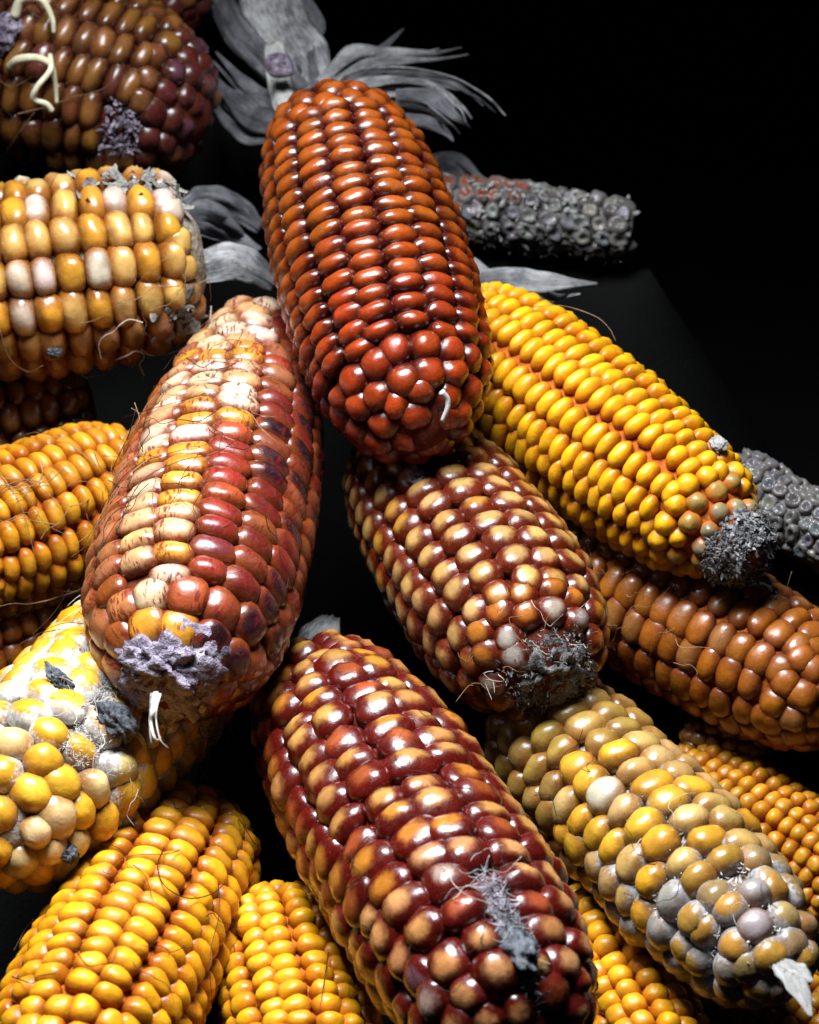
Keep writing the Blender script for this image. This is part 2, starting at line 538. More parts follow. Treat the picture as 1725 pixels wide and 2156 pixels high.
def flakes(cob, name, mat, count, trange, seed, prange=(-3.14, 3.14), size=(0.0012, 0.003), lift=(0.0, 0.002), radial=None, curl=1.6, wide=0.45):
    """Curled papery scraps, far too many to count, joined as one part."""
    g = random.Random(seed); V, F = [], []
    for i in range(count):
        t = g.uniform(*trange); ph = g.uniform(*prange)
        p, nrm, rad = place(cob, t, ph, g.uniform(*lift))
        if radial is not None:        # fill an end face: move towards the axis
            k = math.sqrt(g.uniform(0, 1)); ax = Vector((p.x, cob.bend*4*t*(1-t), 0))
            p = ax + (p-ax)*k; nrm = (nrm*k + Vector((radial, 0, 0))*(1-k*0.6)).normalized()
        d = Vector((g.gauss(0, 1), g.gauss(0, 1), g.gauss(0, 1))); d = (d - nrm*d.dot(nrm)*0.6).normalized()
        s = d.cross(nrm); s = s.normalized() if s.length > 1e-5 else Vector((0, 1, 0))
        L = g.uniform(*size); w = L*wide*g.uniform(.5, 1.2); cu = g.uniform(0.3, 1)*curl
        b0 = len(V); n_ = 5; cur = p.copy(); up = s.cross(d)
        for k in range(n_):
            a = cu*(k/(n_-1)-0.3)
            dd = d*math.cos(a)+up*math.sin(a)
            wk = w*math.sin(math.pi*(0.12+0.8*k/(n_-1)))
            V.append(cur+s*wk*0.5); V.append(cur+up*w*0.22); V.append(cur-s*wk*0.5)
            cur = cur+dd*(L/n_)
        for k in range(n_-1):
            a = b0+k*3
            F.append((a, a+1, a+4, a+3)); F.append((a+1, a+2, a+5, a+4))
    o = link(name, mesh(name, V, F, M[mat]), cob.root); o['kind'] = 'stuff'
    return o

def lump(cob, name, mat, centre, radii, seed, amp=0.35, freq=2.0, basis=None):
    """Crumpled solid in the cob's space."""
    V0, F0 = cube_sphere(12); off = Vector((seed*3.7, seed*1.3, -seed))
    V = []
    for d in V0:
        k = 1+amp*.6*mnoise.noise(d*freq+off)+amp*0.22*mnoise.noise(d*freq*2.7+off)-amp*0.6*abs(mnoise.noise(d*freq*1.7-off))
        q = Vector((d.x*radii[0], d.y*radii[1], d.z*radii[2]))*k
        if basis: q = basis @ q
        V.append(centre+q)
    return link(name, mesh(name, V, F0, M[mat]), cob.root)

def husk_shreds(cob, pts, mat='husk', count=5, seed=1, spread=0.5):
    """A leaf torn into narrow strips that share a root and part towards their ends."""
    g = random.Random(seed)
    for k in range(count):
        side = (k/(max(1, count-1))-0.5)*2
        q = []
        n_ = len(pts); cut = g.uniform(.72, 1.0)
        for i, (u, v, o, w) in enumerate(pts):
            f = i/(n_-1)
            du = pts[min(i+1, n_-1)][0]-pts[max(i-1, 0)][0]; dv = pts[min(i+1, n_-1)][1]-pts[max(i-1, 0)][1]
            ln = math.hypot(du, dv); nx, ny = -dv/ln, du/ln
            wmax = max(p[3] for p in pts)
            s = side*(w*.40*(1-f) + wmax*spread*f) + g.uniform(-4, 4)
            ku = pts[0][0]+(u-pts[0][0])*(1-(1-cut)*f); kv = pts[0][1]+(v-pts[0][1])*(1-(1-cut)*f)
            q.append((ku+nx*s, kv+ny*s, o+g.uniform(-.002, .002)*(1+2*f), max(3, w*g.uniform(.8, 1.7)/count*1.8*(1-.5*f*f))))
        husk(cob, q, mat, seed=seed*31+k, roll=g.uniform(-.9, .9), ridge=.22, twist=g.uniform(-1.2, 1.2), across=7, name='husk_strip')

def husk(cob, pts, mat='husk', name='husk_leaf', seed=1, roll=0.4, ridge=0.16, twist=0.0, across=13):
    """A dry leaf: pts = (u, v, off, width) along its midrib; it has folds, ridges and its own thickness."""
    g = random.Random(seed)
    inv = cob.M.inverted()
    P = catmull([at(u, v, o) for (u, v, o, w) in pts], 8)
    W = [Vector((w*K, 0, 0)) for (_, _, _, w) in pts]; W = [q.x for q in catmull(W, 8)]
    V, F, fib, run = [], [], [], []
    fo = g.uniform(0, 50); dist = 0
    for i, p in enumerate(P):
        d = (P[min(i+1, len(P)-1)]-P[max(i-1, 0)]).normalized()
        vw = (CAM-p).normalized(); s = d.cross(vw).normalized(); nn = s.cross(d).normalized()
        th = roll+twist*i/len(P)+0.25*mnoise.noise(Vector((i*0.15, fo, 0)))
        s2 = s*math.cos(th)+nn*math.sin(th); n2 = s2.cross(d)
        if i: dist += (p-P[i-1]).length
        for k in range(across):
            x = k/(across-1)-0.5
            z = (0.25-x*x)*0.55*W[i] + ridge*W[i]*(mnoise.noise(Vector((x*6+fo, i*0.06, 0)))+0.6*mnoise.noise(Vector((x*17+fo, i*0.10, 5))))
            wob = 1+0.18*mnoise.noise(Vector((fo, i*0.3, 3*(1 if x > 0 else -1))))
            V.append(inv @ (p+s2*(x*W[i]*wob)+n2*z)); fib.append(x+0.5+fo); run.append(dist*90+fo)
    for i in range(len(P)-1):
        for k in range(across-1):
            a = i*across+k; F.append((a, a+1, a+across+1, a+across))
    m = mesh(name, V, F, M[mat])
    m.attributes.new('fib', 'FLOAT', 'POINT').data.foreach_set('value', fib)
    m.attributes.new('run', 'FLOAT', 'POINT').data.foreach_set('value', run)
    o = link(name, m, cob.root)
    sm = o.modifiers.new('thickness', 'SOLIDIFY'); sm.thickness = 0.00025
    return o

# ------------------------------------------------------------------ seed skins
def jit(c, r, a=0.12):
    k = (1+r.uniform(-a, a))*0.66
    return (c[0]*k, c[1]*k*(1+r.uniform(-a, a)*.6), c[2]*k*(1+r.uniform(-a, a)))
def pick(r, *opts):
    x = r.random()*sum(w for w, _ in opts)
    for w, c in opts:
        x -= w
        if x <= 0: return c
    return opts[-1][1]
KM = {}  # rim colours: real deeper rims, darkened further to paint shade on the flanks
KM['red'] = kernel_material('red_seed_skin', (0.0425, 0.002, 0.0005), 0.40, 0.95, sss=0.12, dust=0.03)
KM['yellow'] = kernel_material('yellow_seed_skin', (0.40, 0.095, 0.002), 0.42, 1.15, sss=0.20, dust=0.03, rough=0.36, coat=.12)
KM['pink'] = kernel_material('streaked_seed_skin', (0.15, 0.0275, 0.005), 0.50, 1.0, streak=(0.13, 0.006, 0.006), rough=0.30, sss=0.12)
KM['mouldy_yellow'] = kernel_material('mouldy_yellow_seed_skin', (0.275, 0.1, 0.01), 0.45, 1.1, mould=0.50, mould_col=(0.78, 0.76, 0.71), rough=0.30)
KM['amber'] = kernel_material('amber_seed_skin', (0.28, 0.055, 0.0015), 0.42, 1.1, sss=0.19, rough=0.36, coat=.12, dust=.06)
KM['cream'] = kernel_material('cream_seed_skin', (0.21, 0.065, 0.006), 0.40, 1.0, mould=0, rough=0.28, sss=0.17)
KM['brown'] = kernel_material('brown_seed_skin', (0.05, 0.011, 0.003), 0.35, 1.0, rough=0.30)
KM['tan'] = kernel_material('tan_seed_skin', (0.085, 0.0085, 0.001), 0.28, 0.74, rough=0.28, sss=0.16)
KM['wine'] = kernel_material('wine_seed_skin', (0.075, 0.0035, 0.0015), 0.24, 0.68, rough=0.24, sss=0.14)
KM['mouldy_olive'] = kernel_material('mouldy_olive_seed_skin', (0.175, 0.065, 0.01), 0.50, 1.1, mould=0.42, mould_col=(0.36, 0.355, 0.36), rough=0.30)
KM['orange_shaded'] = kernel_material('shaded_orange_seed_skin', (0.14, 0.0275, 0.0025), 0.40, 1.05, rough=0.38)
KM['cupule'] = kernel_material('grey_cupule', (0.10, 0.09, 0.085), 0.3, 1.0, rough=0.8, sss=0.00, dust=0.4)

PROF = [(0, .50), (.03, .66), (.07, .80), (.13, .90), (.22, .97), (.35, 1.0), (.55, 1.0), (.7, .97), (.8, .91), (.88, .81), (.94, .67), (.98, .44), (1.0, .08)]
PROF_RED = [(0, .30), (.02, .50), (.05, .66), (.10, .78), (.16, .86), (.28, .95), (.42, 1.0), (.6, 1.0), (.72, .97), (.81, .90), (.88, .79), (.94, .63), (.975, .43), (.992, .24), (1.0, .04)]
PROF_TIP = [(0, .55), (.05, .78), (.12, .90), (.25, .98), (.4, 1.0), (.6, .98), (.72, .93), (.82, .84), (.88, .74), (.92, .58), (.96, .46), (1.0, .34)]

# ------------------------------------------------------------------ A: red cob on top of the heap
def pal_red(t, ph, r):
    base = (0.38, 0.080, 0.007) if t < 0.55 else (0.36, 0.040, 0.005)
    if 0.55 <= t < .7: base = (0.37, 0.058, 0.006)
    if t < .12: base = (0.38, 0.085, 0.010)
    return jit(base, r, .16)
A = build_cob('stubby red-brown corn cob with glossy kernels lying across the top of the heap', (688, 226, -.030), (895, 938, -.030), 211, PROF_RED,
              16, 33, KM['red'], pal_red, 11, twist=-0.35, dome=3.4e-3, jitter=.06, wander=.06, pair=.06, capk=1.15, shape=dict(p=2.3, q=2.0))
t, ph = on(A, 932, 850)
P = [place(A, *on(A, u, v), .0004)[0] for u, v in ((928, 822), (940, 838), (941, 858), (930, 884))]
V, F = tube(catmull(P, 6), .0008, .0005, 6); link('husk_shred', mesh('husk_shred', V, F, M['husk_white']), A.root)

# ------------------------------------------------------------------ B: yellow cob
def pal_yellow(t, ph, r):
    if t > .90: return jit((0.30, 0.24, 0.11), r, .25)
    if t > .86 and r.random() < .4: return jit((0.42, 0.24, 0.05), r, .2)
    return jit((1.05, 0.50, 0.008), r, .09)
B = build_cob('bright yellow corn cob with a withered grey tip, sticking out from under the red cob', (960, 690, .012), (1592, 1178, -.004), 182,
              [(0, .6), (.05, .80), (.12, .90), (.25, 1.0), (.45, 1.0), (.6, .96), (.72, .89), (.80, .82), (.86, .72), (.90, .58), (.94, .47), (.97, .40), (1.0, .25)],
              15, 30, KM['yellow'], pal_yellow, 21, core='core_orange', twist=.25, dome=3.0e-3, fill=.98, fily=1.10, pair=.20, wander=.04, body=.78,
              t_range=(0, .95), size_fn=lambda t, ph, r: 1.0 if t < .87 else (.9 if t < .895 else .86), shape=dict(p=2.2, q=2.0))
lump(B, 'tip_pith', 'core_grey', Vector((B.L*.962, 0, 0)), (B.L*.038, B.R*.40, B.R*.40), 12, .3, 3.0)
flakes(B, 'tip_chaff', 'chaff_dark', 800, (.935, 1.0), 5, size=(.0010, .0022), lift=(-.001, .0006))
flakes(B, 'tip_chaff', 'chaff', 420, (.935, 1.0), 6, size=(.001, .0022), lift=(-.0005, .0008))
flakes(B, 'tip_chaff', 'chaff_dark', 260, (.985, 1.0), 7, size=(.001, .0026), radial=1.0)
lump(B, 'husk_scrap', 'chaff', place(B, *on(B, 1512, 935), .0002)[0], (.0024, .0017, .0009), 17, .6, 2.2)
silk_px(B, [(1120, 655, .001), (1180, 660, .002), (1240, 690, .003), (1270, 715, .003), (1290, 735, .002)], 'silk', .00010)

# ------------------------------------------------------------------ C: streaked pink cob
def pal_pink(t, ph, r):
    px = ph + 0.25
    if -0.05 < px < .36 and .52 < t < .93: return jit(pick(r, (4, (0.30, 0.022, 0.010)), (1, (0.16, 0.018, 0.03)), (1.5, (.42, .07, .02))), r, .25)
    if px > .62: return jit(pick(r, (3, (0.17, 0.015, 0.010)), (2, (0.28, 0.06, 0.02)), (2, (0.03, 0.006, 0.010))), r, .25)
    if px > .3: return jit(pick(r, (3, (0.50, 0.15, 0.06)), (2, (0.34, 0.04, 0.02)), (.7, (0.10, 0.012, 0.02))), r, .2)
    if px < -.75: return jit(pick(r, (3, (0.50, 0.17, 0.065)), (2, (0.46, 0.13, 0.025))), r, .2)
    return jit(pick(r, (5, (0.78, 0.42, 0.20)), (4, (0.76, 0.30, 0.03)), (4, (0.84, 0.58, 0.40)), (.3, (0.16, 0.02, 0.04))), r, .14)  # palest cream raised to imitate white sheen along the middle rows
C = build_cob('pink and cream corn cob streaked with dark red, its tip a crumpled purple-grey stub', (545, 705, .012), (355, 1445, -.030), 226,
              [(0, .48), (.04, .55), (.10, .64), (.18, .76), (.30, .88), (.45, .97), (.6, 1.0), (.75, 1.0), (.84, .94), (.90, .84), (.95, .66), (.98, .5), (1, .40)],
              15, 33, KM['pink'], pal_pink, 31, core='core', twist=.30, dome=3.1e-3, wander=.05, pair=.05, body=.82,
              t_range=(0, .985), skip=lambda t, ph, r: t > .978, shape=dict(p=2.7, q=2.15), capk=1.15)
lump(C, 'tip_pith', 'core_purple', Vector((C.L*.965, 0, 0.001)), (.0066, .0118, .0118), 3, .55, 2.6)
lump(C, 'tip_pith', 'core_purple', Vector((C.L*.985, -.002, .0030)), (.0055, .0085, .0070), 9, .75, 3.2)
flakes(C, 'tip_chaff', 'chaff_purple', 60, (.985, 1.0), 8, size=(.001, .003), radial=1.0, wide=.8, lift=(-.001, .001))
g_ = random.Random(5)
for k in range(3):
    P = [C.M.inverted() @ at(318+11*k+g_.uniform(-3, 3)+dx*(.5+.4*k), 1462+dy*g_.uniform(.9, 1.05), o) for dx, dy, o in
         ((0, 0, -.050), (-6, 32, -.053), (-10, 62, -.051), (0, 92, -.049), (10, 118+g_.uniform(-25, 10), -.046))]
    V, F = tube(catmull(P, 6), (.0004, .0008, .0003)[k], .0001, 5)
    link('silk_tuft', mesh('silk_tuft', V, F, M['silk_pale' if k % 3 else 'silk_grey']), C.root)
silk_random(C, 44, ['silk_dark', 'silk_dark', 'silk'], 41, (.25, .8), (-1.1, .5), (.08, .25), .00011)
silk_px(C, [(250, 1120), (300, 1020), (380, 975), (450, 960), (500, 930)], 'silk_dark', .00010)
silk_px(C, [(225, 1010), (270, 1030), (300, 980), (390, 950)], 'silk_dark', .00010)

# ------------------------------------------------------------------ D: yellow cob with white mould, lower left
def pal_mouldy(t, ph, r):
    return jit(pick(r, (5, (1.0, 0.52, 0.03)), (2, (0.92, 0.64, 0.28)), (1.5, (1.0, 0.44, 0.012))), r, .12)
D = build_cob('fat yellow corn cob dusted with white mould, below the streaked pink cob', (390, 1330, .030), (-50, 1790, -.012), 226,
              [(0, .6), (.06, .8), (.15, .92), (.3, 1.0), (.55, 1.0), (.7, .95), (.8, .88), (.88, .76), (.95, .55), (.985, .3), (1, .05)],
              15, 50, KM['mouldy_yellow'], pal_mouldy, 44, core='core_white', twist=.4, dome=4.2e-3, jitter=.12, wander=.25, pair=0, fill=1.10, shape=dict(p=2.15, q=2.0),
              mould_fn=lambda t, ph, r: max(0, min(1, r.gauss(1.1, .3)*(smoothstep(.0, .1, t)-smoothstep(.62, .88, t)*(1 if ph > -.2 else .6)) + .3)))
flakes(D, 'mould_fuzz', 'fuzz', 500, (.10, .55), 9, (-.9, .9), size=(.0008, .0025), lift=(-.003, -.0010), wide=.14)
lump(D, 'mould_patch', 'mouldlump', place(D, *on(D, 245, 1520), .0005)[0], (.0035, .005, .003), 4, .6, 2.5)
lump(D, 'mould_patch', 'mouldlump', place(D, *on(D, 125, 1425), -.0005)[0], (.002, .004, .0014), 14, .7, 2.5)
t, ph = on(D, 180, 1560)
flakes(D, 'mould_fuzz', 'fuzz', 420, (t-.045, t+.045), 24, (ph-.18, ph+.18), size=(.0006, .0018), lift=(-.0025, .0002), wide=.06, curl=2.0)
t, ph = on(D, 225, 1480)
flakes(D, 'mould_fuzz', 'chaff', 300, (t-.07, t+.05), 25, (ph-.2, ph+.25), size=(.001, .0035), lift=(-.002, .0008), wide=.08, curl=2.5)
lump(D, 'mould_patch', 'mouldlump', place(D, *on(D, 148, 1802), -.0005)[0], (.002, .002, .0018), 34, .6, 2.8)
silk_random(D, 40, ['silk_dark', 'silk_dark', 'silk_pale'], 45, (.05, .5), (-1.0, 1.1), (.10, .35), .00012)
silk_random(D, 40, ['silk_pale'], 46, (.3, .75), (-.6, .8), (.05, .16), .00009)

# ------------------------------------------------------------------ E: amber cob at the left
def pal_amber(t, ph, r): return jit((0.72, 0.31, 0.012), r, .14)
E = build_cob('orange corn cob with hair-like silk strands, left of the streaked pink cob', (300, 1010, .034), (-150, 1195, .018), 178, PROF, 15, 33, KM['amber'], pal_amber, 51,
              core='core_orange', twist=.2, pair=.14, fill=.98, fily=1.10, dome=3.0e-3)
silk_random(E, 20, ['silk'], 52, (.2, .75), (-1.2, 1.2), (.2, .5), .00012)
silk_px(E, [(0, 1000), (40, 1060), (60, 1120), (75, 1190)], 'silk', .00011)
silk_px(E, [(10, 1010), (70, 1020), (110, 1050), (150, 1070)], 'silk', .00010)

# ------------------------------------------------------------------ F: cream cob, upper left
def pal_cream(t, ph, r):
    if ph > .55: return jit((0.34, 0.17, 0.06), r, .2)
    return jit(pick(r, (4, (0.76, 0.44, 0.12)), (3, (0.76, 0.34, 0.03)), (1.2, (0.76, 0.62, 0.46))), r, .12)
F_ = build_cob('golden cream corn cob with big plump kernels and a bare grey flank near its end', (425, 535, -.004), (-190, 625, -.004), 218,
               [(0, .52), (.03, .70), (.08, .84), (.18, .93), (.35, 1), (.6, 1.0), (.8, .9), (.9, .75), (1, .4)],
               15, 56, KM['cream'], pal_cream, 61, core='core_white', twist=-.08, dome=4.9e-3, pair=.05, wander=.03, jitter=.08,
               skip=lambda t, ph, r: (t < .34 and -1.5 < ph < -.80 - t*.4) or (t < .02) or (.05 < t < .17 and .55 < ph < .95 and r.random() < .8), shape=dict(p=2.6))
flakes(F_, 'bare_flank_chaff', 'husk_grey', 150, (.0, .36), 62, (-1.6, -.78), size=(.003, .006), lift=(-.0045, -.0012), wide=.6, curl=1.5)
flakes(F_, 'bare_flank_chaff', 'husk_grey', 70, (.03, .20), 63, (.5, 1.0), size=(.003, .007), lift=(-.005, -.001), wide=.75, curl=.9)
silk_random(F_, 12, ['silk', 'silk_pale'], 64, (.05, .5), (.3, 1.4), (.15, .5), .00012)
silk_px(F_, [(0, 690), (20, 750), (60, 778), (90, 765)], 'silk', .00013)
lump(F_, 'mould_patch', 'mouldlump', place(F_, *on(F_, 115, 742), -.0005)[0], (.0018, .0018, .0012), 6, .6, 2.8)

# ------------------------------------------------------------------ G: brown sprouting cob, top left
def pal_brown(t, ph, r):
    if t > .86: return jit(pick(r, (2, (0.10, 0.012, 0.012)), (1, (0.14, 0.05, 0.07)), (1, (0.22, 0.08, 0.02))), r, .2)
    return jit(pick(r, (5, (0.27, 0.105, 0.020)), (2, (0.21, 0.07, 0.022)), (1, (0.13, 0.03, 0.018))), r, .18)
G = build_cob('brown corn cob with pale sprouts growing from its kernels, resting above the golden cream cob', (-70, 70, .006), (440, 262, .012), 222,
              [(0, .6), (.05, .8), (.15, .93), (.35, 1), (.6, .97), (.75, .88), (.86, .74), (.94, .56), (.985, .34), (1, .06)], 16, 43, KM['brown'], pal_brown, 71,
              twist=.5, dome=3.6e-3, jitter=.10, wander=.12, pair=0, skip=lambda t, ph, r: (.72 < t < .84 and -.75 < ph < -.15))
flakes(G, 'bare_patch_chaff', 'core_purple', 160, (.72, .85), 72, (-.8, -.1), size=(.001, .003), lift=(-.003, -.001))
def sprout(pts, r0, r1):
    P = [place(G, *on(G, u, v), l)[0] for u, v, l in pts]
    V, F = tube(catmull(P, 7), r0, r1, 8); link('sprout', mesh('sprout', V, F, M['sprout']), G.root)
sprout([(34, 38, .001), (55, 18, .004), (90, 22, .005), (112, 50, .003), (116, 72, .001)], .0013, .0005)
sprout([(26, 142, .001), (50, 128, .004), (90, 126, .005), (118, 140, .005), (124, 175, .003), (126, 215, .002)], .0013, .0005)
sprout([(112, 120, .003), (122, 150, .007), (100, 178, .008), (92, 196, .007), (112, 210, .005), (122, 224, .004)], .0007, .0008)
lump(G, 'mould_patch', 'core_purple', place(G, *on(G, 8, 70), .0)[0], (.004, .005, .003), 8, .7, 2.6)
silk_random(G, 8, ['silk', 'silk_dark'], 73, (.1, .6), (-.5, 1.3), (.2, .5), .00012)
silk_px(G, [(75, 235), (40, 280), (15, 320), (5, 365)], 'silk', .00010)

# ------------------------------------------------------------------ I: tan cob in the middle
def pal_tan(t, ph, r):
    if t > .93 and r.random() < .4: return jit((0.40, 0.34, 0.26), r, .15)
    if t > .88: return jit((0.48, 0.16, 0.015), r, .2)
    return jit(pick(r, (5, (0.58, 0.32, 0.10)), (2, (0.58, 0.26, 0.035))), r, .12)
I = build_cob('tan corn cob with red-rimmed kernels and a fuzzy grey tip, just below the red cob', (845, 965, .022), (1168, 1432, -.010), 205,
              [(0, .62), (.06, .78), (.15, .90), (.3, .97), (.5, 1.0), (.68, 1.0), (.78, .95), (.86, .86), (.92, .74), (.96, .60), (.985, .46), (1, .28)],
              16, 42, KM['tan'], pal_tan, 81, twist=.12, dome=3.4e-3, pair=.06, wander=.05, skip=lambda t, ph, r: t > .985, capk=.95, shape=dict(p=2.2))
lump(I, 'tip_pith', 'core_grey', Vector((I.L*.965, 0, 0)), (.0044, .0080, .0080), 5, .7, 4.0)
flakes(I, 'tip_chaff', 'chaff', 700, (.965, 1.0), 83, size=(.0008, .0020), radial=1.0, lift=(-.0008, .0006), wide=.2, curl=3.5)
flakes(I, 'tip_chaff', 'chaff_dark', 300, (.955, 1.0), 84, size=(.001, .0025), radial=1.0, lift=(-.001, .0005), wide=.25)
lump(I, 'mould_patch', 'core_purple', place(I, *on(I, 872, 995), -.001)[0], (.003, .002, .0016), 18, .6, 2.6)
silk_random(I, 14, ['silk_pale', 'silk'], 85, (.9, .99), (-1.5, 1.5), (.04, .12), .00009, lift=.0012, curl=1.6)

# ------------------------------------------------------------------ J: wine-red cob at the bottom
def pal_wine(t, ph, r):
    if t > .72: return jit(pick(r, (4, (0.66, 0.30, 0.10)), (2, (0.40, 0.07, 0.02)), (1.5, (0.50, 0.34, 0.26)), (.3, (0.22, 0.08, 0.10))), r, .15)
    return jit(pick(r, (6, (0.58, 0.27, 0.07)), (3, (0.60, 0.22, 0.025)), (1, (0.36, 0.07, 0.015))), r, .16)
J = build_cob('large wine-red corn cob with tan-centred irregular kernels, just below the tan cob', (648, 1425, .020), (1128, 2195, -.022), 240,
              [(0, .50), (.05, .66), (.11, .79), (.2, .90), (.33, .98), (.5, 1), (.7, 1.0), (.82, .94), (.9, .82), (.96, .63), (.985, .42), (1, .08)],
              15, 50, KM['wine'], pal_wine, 91, twist=.10, dome=4.1e-3, jitter=.13, wander=.25, pair=0,
              skip=lambda t, ph, r: (t > .80 and .36 < ph < .56), shape=dict(p=2.5, q=2.1, dent=.13), fill=1.13, fily=1.18)
flakes(J, 'mould_fuzz', 'chaff_purple', 500, (.80, 1.0), 92, (.36, .56), size=(.0015, .005), lift=(-.004, -.0005), wide=.08)
flakes(J, 'mould_fuzz', 'chaff_dark', 400, (.86, 1.0), 93, (.36, .58), size=(.0015, .004), lift=(-.004, -.001), wide=.12)
lump(J, 'mould_patch', 'mouldlump', place(J, .93, .45, -.003)[0], (.008, .004, .004), 7, .6, 2.4)
silk_random(J, 10, ['silk_dark'], 94, (.35, .9), (-.8, .8), (.1, .3), .00012)
silk_random(J, 16, ['silk_dark', 'silk_pale'], 95, (.75, .95), (.0, .9), (.05, .2), .00009)

# ------------------------------------------------------------------ K: mouldy olive-yellow cob
def pal_olive(t, ph, r):
    if t > .74: return jit(pick(r, (3, (0.42, 0.27, 0.11)), (2, (0.50, 0.26, 0.04)), (1.5, (0.40, 0.35, 0.30))), r, .15)
    if t < .35: return jit((0.42, 0.25, 0.055), r, .15)
    return jit(pick(r, (4, (0.78, 0.40, 0.025)), (3, (0.62, 0.38, 0.13)), (.7, (0.68, 0.56, 0.40))), r, .14)
K_ = build_cob('golden corn cob, lower half grey with mould, white husk shard at its tip', (1120, 1500, .030), (1672, 2075, -.006), 184,
               [(0, .7), (.08, .88), (.2, .97), (.4, 1), (.65, 1.0), (.78, .93), (.87, .80), (.94, .60), (.98, .36), (1, .08)],
               13, 50, KM['mouldy_olive'], pal_olive, 101, core='core_white', twist=.2, dome=3.9e-3, jitter=.11, wander=.14, pair=.08, fill=1.04, fily=1.04,
               mould_fn=lambda t, ph, r: max(0, min(1, r.gauss(.62, .25)*smoothstep(.35, .6, t)+.45*smoothstep(.75, .95, t) + (.5 if ph < -.55 and t > .4 else 0))), shape=dict(p=2.2, dent=.08))
flakes(K_, 'mould_fuzz', 'chaff', 900, (.45, 1.0), 102, (-1.6, 1.6), size=(.0008, .0022), lift=(-.0034, -.0022), wide=.22)
flakes(K_, 'mould_fuzz', 'fuzz', 500, (.72, 1.0), 103, (-1.6, 1.0), size=(.0008, .0022), lift=(-.0030, -.0018), wide=.22)
silk_random(K_, 10, ['silk_dark', 'silk_pale'], 104, (.3, .95), (-1, 1), (.05, .2), .00011)
husk(K_, [(1640, 2030, -.026, 30), (1668, 2060, -.030, 40), (1692, 2100, -.033, 30), (1708, 2140, -.034, 8)], 'husk_white', 'husk_shard', 11)
husk(K_, [(1645, 2030, -.027, 30), (1680, 2050, -.030, 44), (1712, 2066, -.031, 6)], 'husk_white', 'husk_shard', 12)

# ------------------------------------------------------------------ L..T: cobs deeper in the heap
def pal_orange(t, ph, r): return jit(pick(r, (4, (0.40, 0.115, 0.006)), (1, (0.38, 0.14, 0.03))), r, .15)  # orange darkened to paint in the shade under the yellow cob
L_ = build_cob('orange corn cob, colour darkened for shade, lying beneath the bright yellow cob', (1170, 1150, .044), (1790, 1500, .030), 172, PROF, 14, 44, KM['orange_shaded'], pal_orange, 111, core='core_orange', twist=.2, pair=.12)
silk_random(L_, 14, ['silk'], 112, (.1, .8), (-1, 1.3), (.08, .25), .00009, lift=.0015)
N_ = build_cob('yellow corn cob with fine small kernels, half hidden behind the mouldy golden cob', (1410, 1625, .070), (1880, 1930, .060), 135, PROF, 20, 30, KM['amber'], pal_amber, 121, core='core_orange', dome=2.4e-3)
P_ = build_cob('yellow corn cob under the left side of the large wine-red cob', (578, 1925, .040), (700, 2420, .022), 172, PROF, 16, 31, KM['yellow'],
               lambda t, ph, r: jit((1.0, 0.46, 0.010), r, .12), 131, core='core_orange', pair=.16, fill=.98, fily=1.10, dome=3.0e-3, twist=.1, shape=dict(p=2.2))
silk_px(P_, [(690, 2010), (680, 2080), (672, 2140)], 'silk_dark', .00012)
Q_ = build_cob('amber corn cob with dark silk hairs, under the mouldy fat cob', (418, 1745, .040), (90, 2340, .000), 210, PROF, 16, 32, KM['amber'],
               lambda t, ph, r: jit((1.0, 0.44, 0.010) if t > .3 else (0.80, 0.36, 0.014), r, .12), 141, core='core_orange', pair=.14, fill=.98, fily=1.10, dome=3.0e-3, twist=.1)
silk_px(Q_, [(345, 1790), (330, 1830), (345, 1870), (390, 1895), (440, 1885), (470, 1860)], 'silk_dark', .00016)
silk_px(Q_, [(455, 1860), (455, 1930), (440, 1990), (437, 2040), (440, 2100)], 'silk_dark', .00013)
silk_px(Q_, [(0, 1985), (40, 1975), (60, 1960), (75, 1940)], 'silk_dark', .00013)
silk_px(Q_, [(30, 2060), (70, 2075), (85, 2060), (120, 2055)], 'silk_dark', .00013)
silk_random(Q_, 12, ['silk_dark'], 142, (.05, .8), (-1, 1.2), (.06, .22), .00010)
R_ = build_cob('yellow corn cob peeking out between the wine-red cob and the mouldy golden cob', (1240, 1900, .045), (1430, 2330, .030), 135, PROF, 14, 33, KM['yellow'],
               lambda t, ph, r: jit((1.0, 0.45, 0.010), r, .12), 151, core='core_orange', pair=.14, fill=.98, fily=1.10, dome=3.0e-3)
T_ = build_cob('dim yellow corn cob at the bottom beneath the mouldy golden cob', (1340, 1960, .065), (1850, 2290, .052), 140, PROF, 18, 34, KM['amber'], pal_amber, 161, core='core_orange', dome=2.5e-3)
H_ = build_cob('dark brown corn cob in the shade under the golden cream cob', (190, 850, .045), (-220, 930, .040), 150, PROF, 14, 45, KM['brown'], pal_brown, 171)
Z_ = build_cob('dark corn cob behind the sprouting brown cob, beside the husks', (200, -150, .030), (400, 70, .040), 120, PROF, 14, 45, KM['brown'], pal_brown, 181)
W_ = build_cob('deep orange cob in the gap above the white-mouldy fat cob', (150, 1290, .055), (-200, 1400, .045), 130, PROF, 14, 42, KM['orange_shaded'], pal_orange, 191, core='core_orange')
O_ = build_cob('small shrivelled corn cob stub in shade below the shaded orange cob', (1440, 1545, .060), (1630, 1590, .056), 62, PROF, 12, 34, KM['mouldy_olive'], lambda t, ph, r: jit((0.30, 0.13, 0.03), r, .2), 201, dome=2.2e-3)
